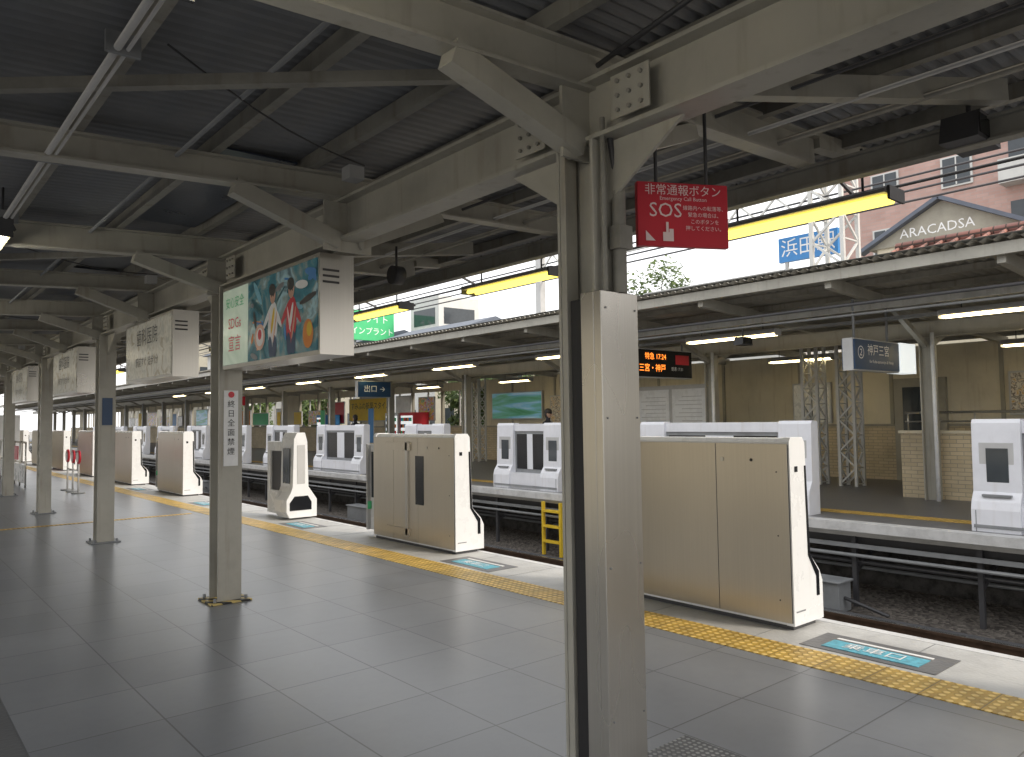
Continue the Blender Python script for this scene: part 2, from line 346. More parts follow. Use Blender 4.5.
# ---------------------------------------------------------------- columns
def column(p,a,idx):
    b=B('steel_column')
    if idx>=3:
        for dy in (-.13,.13): b.box(p-.09,p+.09,a+dy-.02,a+dy+.02,0,2.66,'steel')
        z=.2
        while z<2.5:
            b.beam((p-.07,a-.12,z),(p-.07,a+.12,z+.22),.012,.04,'steel'); b.beam((p-.055,a+.12,z),(p-.055,a-.12,z+.22),.012,.04,'steel'); z+=.22
    else:
        for dy in (-.1,.1): b.box(p-.1,p+.1,a+dy-.008,a+dy+.008,0,2.66,'steel')
        b.box(p-.006,p+.006,a-.092,a+.092,0,2.66,'steel')
    b.box(p-.17,p+.17,a-.17,a+.17,.001,.016,'haz' if idx==1 else 'grey')
    for sx in (-.13,.13):
        for sy in (-.13,.13): b.cyl((p+sx,a+sy,.016),(p+sx,a+sy,.05),.014,'grey',6)
    if idx==0:
        b.box(p-.112,p+.115,a-.15,a-.109,0,2.02,'stain'); b.box(p-.112,p-.104,a-.109,a-.035,0,2.02,'stain')
        b.box(p-.09,p-.02,a-.088,a+.045,.0,2.0,'recess_shade'); b.box(p-.1,p-.03,a+.055,a+.088,0,2.66,'steel')  # first box is an added black fill, painting the channel's shade
        b.cyl((p+.02,a-.14,2.02),(p+.02,a-.14,2.45),.03,'steel_d'); b.cyl((p+.02,a-.14,2.45),(p-.02,a-.13,2.7),.014,'dkgrey')
        b.cyl((p-.06,a-.13,2.02),(p-.06,a-.13,2.75),.012,'steel_d')
        b.cyl((p+.07,a-.12,2.02),(p+.07,a-.12,2.6),.01,'steel_d')
        b.box(p-.02,p+.06,a-.18,a-.12,2.2,2.3,'steel_d')
        for zz in (.3,.9,1.5,1.95):
            for sx in (-.085,.095): b.cyl((p+sx,a-.155,zz),(p+sx,a-.15,zz),.005,'grey',6)
    o=b.done(.003)
    if idx==1:
        c=B('notice_plate'); c.box(p-.06,p+.06,a-.118,a-.109,1.14,1.78,'white'); q=c.done(); q.parent=o
        for i,ch in enumerate('終日全面禁煙'): text(q,ch,(p,a-.118,1.66-i*.08),FA,.065,'txt')
        text(q,'●',(p,a-.118,1.74),FA,.07,'redtxt')
    if idx==2:
        c=B('notice_plate'); c.box(p-.06,p+.06,a-.118,a-.109,1.5,1.85,'blue'); q=c.done(); q.parent=o
    return o
for i in range(-1,13):
    column(2.37,2.26+4.37*i,i); 
    if i<6: column(-1.5,2.26+4.37*i,5)
# ---------------------------------------------------------------- lights
def lamp(p,a,z,L,tube,name='fluorescent_lamp',w=1):
    b=B(name); k='dkgrey' if tube!='tubeo' else 'ltgrey'; hh=.1 if tube!='tube' else .06
    b.prism([(p-.14*w,z+.025),(p-.06*w,z+hh),(p+.06*w,z+hh),(p+.14*w,z+.025),(p+.12*w,z+.015),(p-.12*w,z+.015)],a-L/2,a+L/2,k)
    b.box(p-.115*w,p+.115*w,a-L/2+.01,a+L/2-.01,z+.010,z+.014,'reflw')
    for dx in ((-.05,.05) if w==1 else (0,)):
        b.cyl((p+dx,a-L/2+.03,z-.01),(p+dx,a+L/2-.03,z-.01),.018,tube,6)
    b.box(p-.1*w,p+.1*w,a-L/2-.015,a-L/2,z-.03,z+hh-.01,k); b.box(p-.1*w,p+.1*w,a+L/2,a+L/2+.015,z-.03,z+hh-.01,k)
    for d in (-L*.35,L*.35): b.cyl((p,a+d,z+hh-.01),(p,a+d,z+.34),.008,'dkgrey',6)
    return b.done()
for a in (2.55,5.45,7.9,10.4,12.8,15.3,17.8,20.3,22.8,27,31): lamp(4.6,a,2.78,1.25,'tube')
for a in (1.78,6.45,10.7,15.1,19.5,24): lamp(.67,a,2.78,1.0,'tubew',w=.45)
# ---------------------------------------------------------------- hanging signs
cx,cy,cz=2.74,2.06,2.39
rt=Vector((math.cos(math.radians(-28)),math.sin(math.radians(-28)),0)); nn=rt.cross(ZUP)
b=B('emergency_button_sign'); b.beam(Vector((cx,cy,cz))-rt*.215,Vector((cx,cy,cz))+rt*.215,.03,.285,'red')
for s in (-.12,.12):
    q=Vector((cx,cy,0))+rt*s; b.cyl((q.x,q.y,cz+.14),(q.x,q.y,3.05),.008,'dkgrey')
o=b.done(.004)
c0=Vector((cx,cy,cz))+nn*.015
def tt(s,dx,dz,size,k='ltred',**kw): text(o,s,c0+rt*dx+ZUP*dz,rt,size,k,off=.003,**kw)
tt('非常通報ボタン',0,.105,.052); tt('Emergency Call Button',0,.07,.024); tt('SOS',-.085,.015,.09)
tt('線路内への転落等、',.1,.03,.023); tt('緊急の場合は、',.1,.0,.023); tt('このボタンを',.1,-.03,.023); tt('押してください。',.1,-.06,.023)
hand=B('hand_pictogram')
def hq(x0,x1,z0,z1):
    P=[c0+nn*.004+rt*x+ZUP*z for x,z in ((x0,z0),(x1,z0),(x1,z1),(x0,z1))]; hand.quad(P,'ltred')
hq(-.1,-.05,-.12,-.08); hq(-.085,-.073,-.08,-.035); hq(-.07,-.05,-.08,-.065)
P=[c0+nn*.004+rt*x+ZUP*z for x,z in ((-.18,-.12),(-.135,-.12),(-.18,-.075))]; hand.quad(P,'ltred')
h=hand.done(); h.parent=o
def lightbox(a0,a1,z0,z1,kind):
    b=B('advertising_lightbox')
    b.box(2.28,2.53,a0,a1,z0,z1,'stain')
    b.box(2.272,2.28,a0+.03,a1-.03,z0+.03,z1-.03,'post1' if kind==1 else 'post2')
    L=a1-a0
    if kind==1: b.box(2.269,2.272,a1-.03-L*.3,a1-.03,z0+.03,z1-.03,'post1w')
    for k in (.12,.16,.20): b.box(2.3,2.42,a0-.004,a0,z1-k,z1-k+.015,'dkgrey')
    for a in (a0+.2,a1-.2): b.cyl((2.45,a,z1),(2.45,a,2.95),.02,'steel_d')
    if kind==1:
        lay=[0]
        def ell(y,z,ry,rz_,k,rot=0,n=18):
            lay[0]+=1; x=2.2715-.00010*lay[0]; pts=[]
            for j in range(n):
                t=6.2832*j/n; u=ry*math.cos(t); v=rz_*math.sin(t)
                yy=y+u*math.cos(rot)-v*math.sin(rot); zz=z+u*math.sin(rot)+v*math.cos(rot)
                pts.append((x,min(max(yy,a0+.035),a1-.035-L*.3),min(max(zz,z0+.035),z1-.035)))
            b.quad(pts,k)
        rr=random.Random(3)
        for j in range(34):
            ell(a0+rr.uniform(.05,1.15),z0+rr.uniform(.05,.62),rr.uniform(.03,.14),rr.uniform(.008,.03),rr.choice(['teal2','sky2','teal2','txt','grey','sky2','blue2','orange']),rr.uniform(-1.4,1.4))
        for fy,body in ((a0+.42,'redtxt'),(a0+.74,'wtxt')):
            ell(fy,z0+.27,.085,.17,body,.12); ell(fy-.08,z0+.33,.025,.12,body,-.7); ell(fy+.09,z0+.34,.025,.13,body,.8)
            ell(fy-.03,z0+.1,.035,.09,'blue',.1); ell(fy+.04,z0+.1,.035,.09,'blue',-.15)
            ell(fy-.04,z0+.25,.012,.12,'peach',.3); ell(fy+.04,z0+.28,.012,.1,'ltred',-.3)
            ell(fy,z0+.49,.05,.065,'peach'); ell(fy+.01,z0+.53,.06,.045,'txt',.2); ell(fy,z0+.3,.02,.1,'ytxt' if body=='wtxt' else 'wtxt',.3)
            for q in (-.018,.018): ell(fy+q,z0+.485,.007,.01,'txt')
        ell(a0+.25,z0+.5,.1,.03,'wtxt',.1); ell(a0+.98,z0+.2,.1,.1,'peach'); ell(a0+.98,z0+.2,.07,.07,'wtxt'); ell(a0+.98,z0+.22,.035,.04,'redtxt'); ell(a0+.15,z0+.15,.08,.1,'orange'); ell(a0+.13,z0+.18,.04,.05,'ytxt')
    o=b.done(.0)
    if kind==1:
        for i,(t,s,k) in enumerate((('安心安全',.1,'green'),('SDGs',.12,'redtxt'),('宣言',.14,'redtxt'))): text(o,t,(2.269,a1-.03-L*.15,z1-.15-i*.17),FP,s,k)
    else:
        text(o,'歯科医院',(2.272,(a0+a1)/2,z1-.2),FP,.2,'txt'); text(o,'駅前すぐ 徒歩1分',(2.272,(a0+a1)/2,z0+.2),FP,.11,'txt')
lightbox(4.66,6.46,1.95,2.63,1); lightbox(7.85,9.6,1.97,2.63,2); lightbox(12.3,14.1,1.97,2.63,2); lightbox(16.7,18.6,1.97,2.63,2)
b=B('exit_sign'); b.box(.6,1.4,19.9,20.1,2.05,2.4,'blue'); b.cyl((.8,20,2.4),(.8,20,2.9),.015,'grey'); b.cyl((1.2,20,2.4),(1.2,20,2.9),.015,'grey'); o=b.done()
text(o,'出口 Exit',(1.0,19.9,2.22),FA,.16,'ytxt')
def speaker(p,a,z):
    b=B('loudspeaker'); b.prism([(p-.16,z-.02),(p-.12,z+.12),(p+.12,z+.12),(p+.16,z-.02)],a-.09,a+.09,'dkgrey')
    b.box(p-.14,p+.14,a-.094,a-.09,z,z+.1,'black'); b.cyl((p,a,z+.12),(p,a,z+.3),.012,'dkgrey'); b.done(.004)
speaker(4.25,1.4,2.87)
b=B('clock_case'); b.cyl((3.4,5.6,2.75),(3.5,5.6,2.75),.08,'dkgrey',20); b.cyl((3.45,5.6,2.8),(3.45,5.6,3.0),.01,'dkgrey'); b.done()
# ---------------------------------------------------------------- platform doors, near
def near_unit(a0,a1,style=0,x=4.97):
    b=B('platform_screen_door'); H=1.345
    prof=[(x,.03),(x,H-.03),(x+.02,H),(x+.18,H),(x+.21,H-.04),(x+.24,.5),(x+.36,.38),(x+.40,.3),(x+.40,.03)]
    b.prism(prof,a0,a0+.06,'white'); b.prism(prof,a1-.06,a1,'white')
    prof2=[(x+.01,.03),(x+.01,H-.035),(x+.03,H-.006),(x+.175,H-.006),(x+.2,H-.05),(x+.23,.5),(x+.35,.38),(x+.38,.3),(x+.38,.03)]
    b.prism(prof2,a0+.06,a1-.06,'white')
    b.box(x+.02,x+.32,a0+.02,a1-.02,0,.03,'dkgrey')
    L=a1-a0
    if style==0: cuts=[a0+.012,a0+.012+(L-.02)*.32,a1-.008]
    else: cuts=[a0+.012,a0+.75,a0+1.3,a1-.008]
    for i in range(len(cuts)-1):
        b.box(x-.008,x+.009,cuts[i]+.003,cuts[i+1]-.003,.05,H-.045,'champ')
    b.box(x-.004,x+.0095,a0+.01,a1-.01,.052,H-.05,'dkgrey')
    b.prism([(x+.19,1.14),(x+.212,1.14),(x+.235,.5),(x+.205,.5)],a0-.004,a0,'black')
    b.prism([(x+.205,.5),(x+.236,.5),(x+.35,.37),(x+.35,.2),(x+.31,.2),(x+.31,.34)],a0-.004,a0,'black')
    b.box(x+.03,x+.15,a0-.003,a0,.12,.13,'grey'); b.box(x+.06,x+.1,a0-.004,a0,1.1,1.14,'black')
    for zz in (.2,.65,1.1): b.cyl((x-.012,a0+.1,zz),(x-.008,a0+.1,zz),.006,'dkgrey',8)
    b.cyl((x-.013,a0+.55,1.18),(x-.008,a0+.55,1.18),.018,'stain',12); b.cyl((x-.013,a0+.3,1.18),(x-.008,a0+.3,1.18),.012,'black',12)
    if style==1:
        b.box(x-.012,x-.008,a0+.62,a0+.80,.5,1.08,'black'); b.box(x-.03,x-.008,a0+.95,a0+1.0,.1,1.25,'stain')
        b.box(x-.03,x-.008,a0+.9,a0+1.45,1.14,1.24,'champ'); b.box(x-.03,x-.008,a0+.9,a0+1.45,.12,.2,'champ')
    b.box(x+.07,x+.11,a1,a1+.22,.08,1.2,'white'); b.box(x+.066,x+.07,a1+.03,a1+.18,.5,1.1,'glass')
    b.cyl((x+.05,a1+.2,.35),(x+.05,a1+.2,.45),.03,'green',12)
    b.box(x+.02,x+.15,a1+.2,a1+.235,.08,1.2,'ltgrey')
    return b.done(.004)
near_unit(2.87,4.75,0); near_unit(7.0,8.8,1,5.06); near_unit(16.6,18.4,0,5.05); near_unit(20.6,22.4,0,5.05)
a=24.9
while a<62: near_unit(a,a+2.0,0,5.05); a+=4.3
near_unit(-1.4,.6,0)
b=B('platform_door_pod'); x=5.0; Y=11.25
b.prism([(x,.03),(x-.05,.12),(x-.05,.3),(x+.02,.42),(x+.05,.5),(x+.07,1.24),(x+.12,1.34),(x+.25,1.34),(x+.29,1.2),(x+.31,.5),(x+.45,.3),(x+.45,.03)],Y,Y+.45,'white')
b.prism([(x+.0,.14),(x+.0,.26),(x+.08,.36),(x+.30,.36),(x+.36,.26),(x+.36,.14)],Y-.006,Y,'black')
b.box(x+.12,x+.25,Y-.006,Y,.55,1.15,'ltgrey'); b.box(x+.04,x+.048,Y+.1,Y+.35,.55,1.1,'glass')
b.box(x+.06,x+.14,Y+.45,Y+1.0,.05,.42,'white'); b.box(x+.06,x+.14,Y+.45,Y+1.0,1.05,1.2,'white'); b.box(x+.06,x+.14,Y+.88,Y+1.0,.42,1.05,'white')
b.box(x+.09,x+.1,Y+.45,Y+.88,.42,1.05,'dkgrey')
b.done(.01)
for a in (1.98,6.1,10.3,14.5,19):
    b=B('floor_guidance_marking'); b.box(4.72,5.1,a-.12,a+.72,.002,.004,'asph'); b.box(4.78,4.96,a,a+.6,.0045,.008,'cyan'); b.box(4.99,5.02,a,a+.6,.0045,.008,'wtxt')
    o=b.done(); text(o,'乗車口',(4.87,a+.3,.0115),FP,.13,'wtxt',up=Vector((1,0,0)),off=0)
# ---------------------------------------------------------------- opposite doors
def opp_unit(a0,a1):
    b=B('opposite_platform_screen_door'); x=11.15; H=1.42
    prof=[(x,.0),(x,H-.03),(x-.03,H),(x-.17,H),(x-.2,H-.05),(x-.22,.5),(x-.3,.38),(x-.33,.28),(x-.33,0)]
    L=a1-a0
    w=min(.55,L*.3)
    b.prism(prof,a0,a0+w,'white_o'); b.prism(prof,a1-w,a1,'white_o')
    b.box(x-.16,x-.02,a0+w,a1-w,H-.18,H-.02,'white_o'); b.box(x-.3,x-.02,a0+w,a1-w,.0,.34,'white_o')
    b.box(x-.14,x-.04,a0+w,a1-w,.34,H-.18,'grey')
    b.box(x-.146,x-.14,a0+w+.06,a1-w-.06,.42,H-.24,'black')
    b.box(x-.152,x-.146,a0+w+.06+(L-2*w)*.35,a1-w-.06-(L-2*w)*.35,.42,H-.24,'white_o')
    for u in (a0+.08,a1-w+.08): 
        b.box(x-.212,x-.2,u,u+w-.16,.55,1.12,'ltgrey'); b.box(x-.219,x-.212,u+.06,u+w-.24,.62,1.05,'glass')
        b.box(x-.3,x-.222,u+.02,u+w-.2,.44,.47,'grey')
    b.box(x-.34,x-.33,a0+.03,a1-.03,.05,.09,'grey'); b.box(x-.336,x-.33,a0+.05,a0+.06,.0,.27,'grey'); b.box(x-.336,x-.33,a1-.06,a1-.05,.0,.27,'grey')
    b.done(.012)
opp=[(1.6,3.75),(5.95,9.3),(11.4,13.5),(15.6,17.4),(19.6,22.6),(24.3,26.6),(28.5,31),(33,35.5),(37.5,40),(42,44.5),(46.5,49),(51,54),(-3,-.5)]
for q in opp: opp_unit(*q)
# ---------------------------------------------------------------- opposite canopy
def oz(p): return 3.52-.06*(p-10.6)
b=B('opposite_canopy')
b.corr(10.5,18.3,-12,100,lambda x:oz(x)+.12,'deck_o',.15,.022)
b.quad([(10.55,-12,oz(10.6)+.17),(18.4,-12,oz(18.4)+.17),(18.4,100,oz(18.4)+.17),(10.55,100,oz(10.6)+.17)],'rooftop')
for p in (10.75,11.6,12.5,13.4,15,16,17,18):
    b.beam((p,-12,oz(p)+.05),(p,100,oz(p)+.05),.06,.09,'steel_d')
b.box(10.62,10.7,-12,100,oz(10.6)-.07,oz(10.6)+.08,'steel')
b.ibeam((14.2,-12,oz(14.2)-.33),(14.2,100,oz(14.2)-.33),.16,.28,'steel')
b.ibeam((11.7,-12,oz(11.7)-.3),(11.7,100,oz(11.7)-.3),.08,.12,'steel_d')
for i in range(-5,40):
    a=5.5+2.25*i; 
    b.beam((10.75,a,oz(10.75)-.07),(18.2,a,oz(18.2)-.07),.1,.16,'steel')
    if i%2==0:
        b.beam((14.1,a,2.7),(12.9,a,oz(12.9)-.15),.08,.09,'steel'); b.beam((14.3,a,2.7),(15.3,a,oz(15.3)-.15),.08,.09,'steel')
b.cyl((10.9,-12,3.1),(10.9,100,3.1),.025,'dkgrey'); b.cyl((11.3,-12,3.0),(11.3,100,3.0),.02,'grey'); b.box(12.8,12.95,-12,100,3.05,3.1,'grey')
b.done()
for i in range(-1,20):
    a=5.5+4.5*i; b=B('opposite_steel_column')
    for dy in (-.1,.1): b.box(14.1,14.3,a+dy-.01,a+dy+.01,0,2.9,'steel')
    b.box(14.19,14.21,a-.09,a+.09,0,2.9,'steel'); b.cyl((14.05,a-.14,0),(14.05,a-.14,2.9),.035,'white',8); b.done()
def lattice(name,p,a,w,z0,z1,k,t=.05,step=None):
    b=B(name); h=w/2
    for sx in (-h,h):
        for sy in (-h,h): b.box(p+sx-t/2,p+sx+t/2,a+sy-t/2,a+sy+t/2,z0,z1,k)
    st=step or w; z=z0+.05; fl=False
    while z+st<=z1:
        for sy in (-h,h):
            b.beam((p-h,a+sy,z if fl else z+st),(p+h,a+sy,z+st if fl else z),t*.5,t*.6,k)
            b.beam((p+sy,a-h,z if fl else z+st),(p+sy,a+h,z+st if fl else z),t*.5,t*.6,k)
            b.box(p-h,p+h,a+sy-t*.2,a+sy+t*.2,z-t*.2,z+t*.2,k)
        fl=not fl; z+=st
    return b.done()
lattice('lattice_column',16.0,8.6,.34,0,3.0,'bldwhite',.06); lattice('lattice_column',16.0,7.8,.34,0,3.0,'bldwhite',.06); lattice('lattice_column',17.0,22,.34,0,3.0,'bldwhite',.05)
for a in (3.6,8.2,12.6,17,21.5,26,31,36,41): lamp(12.3,a,2.95,1.9,'tubeo','opposite_fluorescent_lamp')
for a in (4.2,9,14,19,24): lamp(16.2,a,2.75,1.5,'tubeo','opposite_fluorescent_lamp')
b=B('station_back_wall')
b.box(18.0,18.2,-12,100,0,1.25,'brick'); b.box(18.02,18.2,-12,22.9,1.25,3.02,'cream'); b.box(17.97,18.0,-12,100,1.22,1.28,'cream_d')
b.box(18.02,18.2,22.9,100,2.7,3.02,'cream')
for i in range(46):
    a=-8+i*2.25
    b.box(17.99,18.02,a,a+.08,1.28,3.0,'cream_d')
    if a>22.5:
        b.box(18.02,18.12,a-.02,a+.12,1.28,2.7,'cream_d'); b.box(18.04,18.1,a+1.08,a+1.14,1.28,2.7,'ltgrey')
        if i%4==1: b.box(18.03,18.12,a+.12,a+2.2,1.28,2.7,'cream')
b.box(17.9,18.02,6.6,7.7,.0,2.3,'cream_d'); b.box(17.88,17.9,6.8,7.5,.9,2.1,'glass')
b.done()
b=B('brick_parapet'); b.box(14.4,14.62,-6,6.1,0,1.15,'brick'); b.box(14.37,14.65,-6,6.13,1.15,1.2,'cream'); b.box(14.62,16.6,5.88,6.1,0,1.15,'brick')
for a in [-5+i*1.1 for i in range(11)]: b.cyl((14.5,a,1.2),(14.5,a,1.52),.015,'stain',8)
b.cyl((14.5,-6,1.52),(14.5,6.05,1.52),.022,'stain'); b.cyl((14.5,-6,1.36),(14.5,6.05,1.36),.014,'stain'); b.done()
def hsign(name,p0,p1,a,z0,z1,k,th=.2):
    b=B(name); b.box(p0,p1,a,a+th,z0,z1,k); b.box(p0-.02,p1+.02,a+.02,a+th-.02,z0-.02,z1+.02,'ltgrey')
    for p in (p0+.2,p1-.2): b.cyl((p,a+th/2,z1),(p,a+th/2,3.3),.02,'grey')
    return b.done()
o=hsign('direction_sign',11.5,13.05,5.5,2.2,2.66,'blue'); 
text(o,'神戸三宮',(12.3,5.5,2.5),FA,.19,'wtxt'); text(o,'for Kobe-sannomiya & Himeji',(12.4,5.5,2.33),FA,.07,'wtxt'); text(o,'②',(11.7,5.5,2.45),FA,.24,'wtxt')
c=B('lit_panel'); c.box(13.07,13.65,5.48,5.72,2.18,2.68,'lit'); q=c.done(); q.parent=o
o=hsign('departure_board',11.6,13.5,10.0,2.33,2.88,'black')
text(o,'特急 17:24',(12.3,10.0,2.74),FA,.15,'led'); text(o,'三宮・神戸',(12.2,10.0,2.5),FA,.17,'led'); text(o,'普通 17:31',(13.0,10.0,2.5),FA,.09,'wtxt')
c=B('route_strip'); c.box(12.95,13.4,9.995,10.0,2.6,2.8,'redtxt'); q=c.done(); q.parent=o
o=hsign('direction_sign',12.1,13.3,22,2.3,2.8,'blue'); text(o,'出口 →',(12.7,22,2.55),FA,.25,'wtxt')
o=hsign('direction_sign',12.1,13.0,34,2.3,2.7,'redtxt')
def wposter(a0,a1,z0,z1,k,p=17.95,name='wall_poster'):
    b=B(name); b.box(p-.03,p+.03,a0,a1,z0,z1,'ltgrey'); b.box(p-.036,p-.03,a0+.04,a1-.04,z0+.04,z1-.04,k); return b.done()
wposter(19.6,22.4,1.5,2.5,'scape'); wposter(3.9,5.4,1.45,2.35,'cart'); o=wposter(2.0,3.5,1.35,2.45,'blue'); text(o,'ネコ',(17.91,2.75,2.05),FP,.5,'ytxt'); text(o,'HOTEL',(17.91,2.75,1.6),FP,.3,'ytxt')
wposter(9.2,10.2,1.3,2.3,'post2'); wposter(13,14,1.3,2.3,'mixp'); wposter(14.3,15.3,1.3,2.3,'white')
o=wposter(16.2,17.6,1.4,2.4,'post1w'); text(o,'お得な回数券',(17.91,16.9,2.1),FP,.2,'green')
wposter(17.9,19.2,1.35,2.3,'cart')
wposter(26.2,27.4,1.5,2.5,'mixp'); wposter(28,29.2,1.5,2.6,'white')
o=wposter(29.5,33.5,1.5,2.6,'ytxt'); text(o,'すみふの新築スタイル',(17.91,31.5,2.2),FP,.36,'txt')
wposter(34,35.8,1.4,2.5,'redtxt')
ks=['mixp','ytxt','white','green','orange','mixp','redtxt','scape','cart','white','blue2','mixp']
a=36.5; i=0
while a<75:
    L=random.choice((1.0,1.5,2.4)); wposter(a,a+L,1.35,random.choice((2.1,2.3,2.5)),ks[i%12]); a+=L+random.uniform(.3,1.6); i+=1
for a,k in ((28.5,'blue2'),(33,'green'),(38,'ytxt')):
    b=B('banner_flag'); b.cyl((16.4,a,0),(16.4,a,2.1),.015,'ltgrey',6); b.box(16.39,16.41,a,a+.45,.6,2.05,k); b.cyl((16.4,a,0),(16.4,a,.08),.15,'grey',12); b.done()
b=B('timetable_board'); b.box(15.5,15.6,11,13.3,.6,2.3,'ltgrey'); b.box(15.49,15.5,11.1,12.1,.8,2.2,'white'); b.box(15.49,15.5,12.2,13.2,.8,2.2,'white')
for a in (11.05,13.2): b.box(15.52,15.58,a,a+.06,0,.6,'grey')
for i in range(12): b.box(15.486,15.49,11.2,12.0-.1*(i%3),.9+i*.1,.915+i*.1,'ltgrey'); b.box(15.486,15.49,12.3,13.1-.15*(i%2),.9+i*.1,.915+i*.1,'ltgrey')
b.done()
def vending(p,a,k):
    b=B('vending_machine'); b.box(p,p+.75,a,a+1.05,0.05,1.85,k); b.box(p-.01,p,a+.08,a+.97,.85,1.72,'lit')
    for r in range(3):
        for c in range(7): b.cyl((p-.03,a+.16+c*.12,.95+r*.27),(p-.03,a+.16+c*.12,1.1+r*.27),.035,('redtxt','green','blue2','orange','txt')[(r*3+c)%5],8)
    b.box(p-.01,p,a+.2,a+.85,.2,.42,'black'); b.box(p-.01,p,a+.08,a+.97,.5,.8,'blue2'); b.done(.01)
vending(17.1,26.5,'redtxt'); vending(17.1,27.7,'white'); vending(17.1,34.3,'blue2')
speaker(11.6,7.5,2.75)
def bench(p,a,L):
    b=B('platform_bench'); 
    n=int(L/.5)
    for i in range(n):
        y=a+i*.5; b.box(p-.2,p+.2,y+.03,y+.47,.42,.46,'blue2'); b.beam((p+.2,y+.25,.46),(p+.28,y+.25,.85),.44,.03,'blue2',up=Vector((1,0,0)))
    b.box(p-.02,p+.04,a,a+L,.36,.42,'grey')
    for y in (a+.2,a+L-.2): b.box(p-.02,p+.04,y,y+.05,0,.36,'grey'); b.box(p-.2,p+.2,y,y+.05,0,.03,'grey')
    b.done(.01)
bench(13.2,14.3,1.0); bench(16.5,24,2); bench(3.4,30,2)
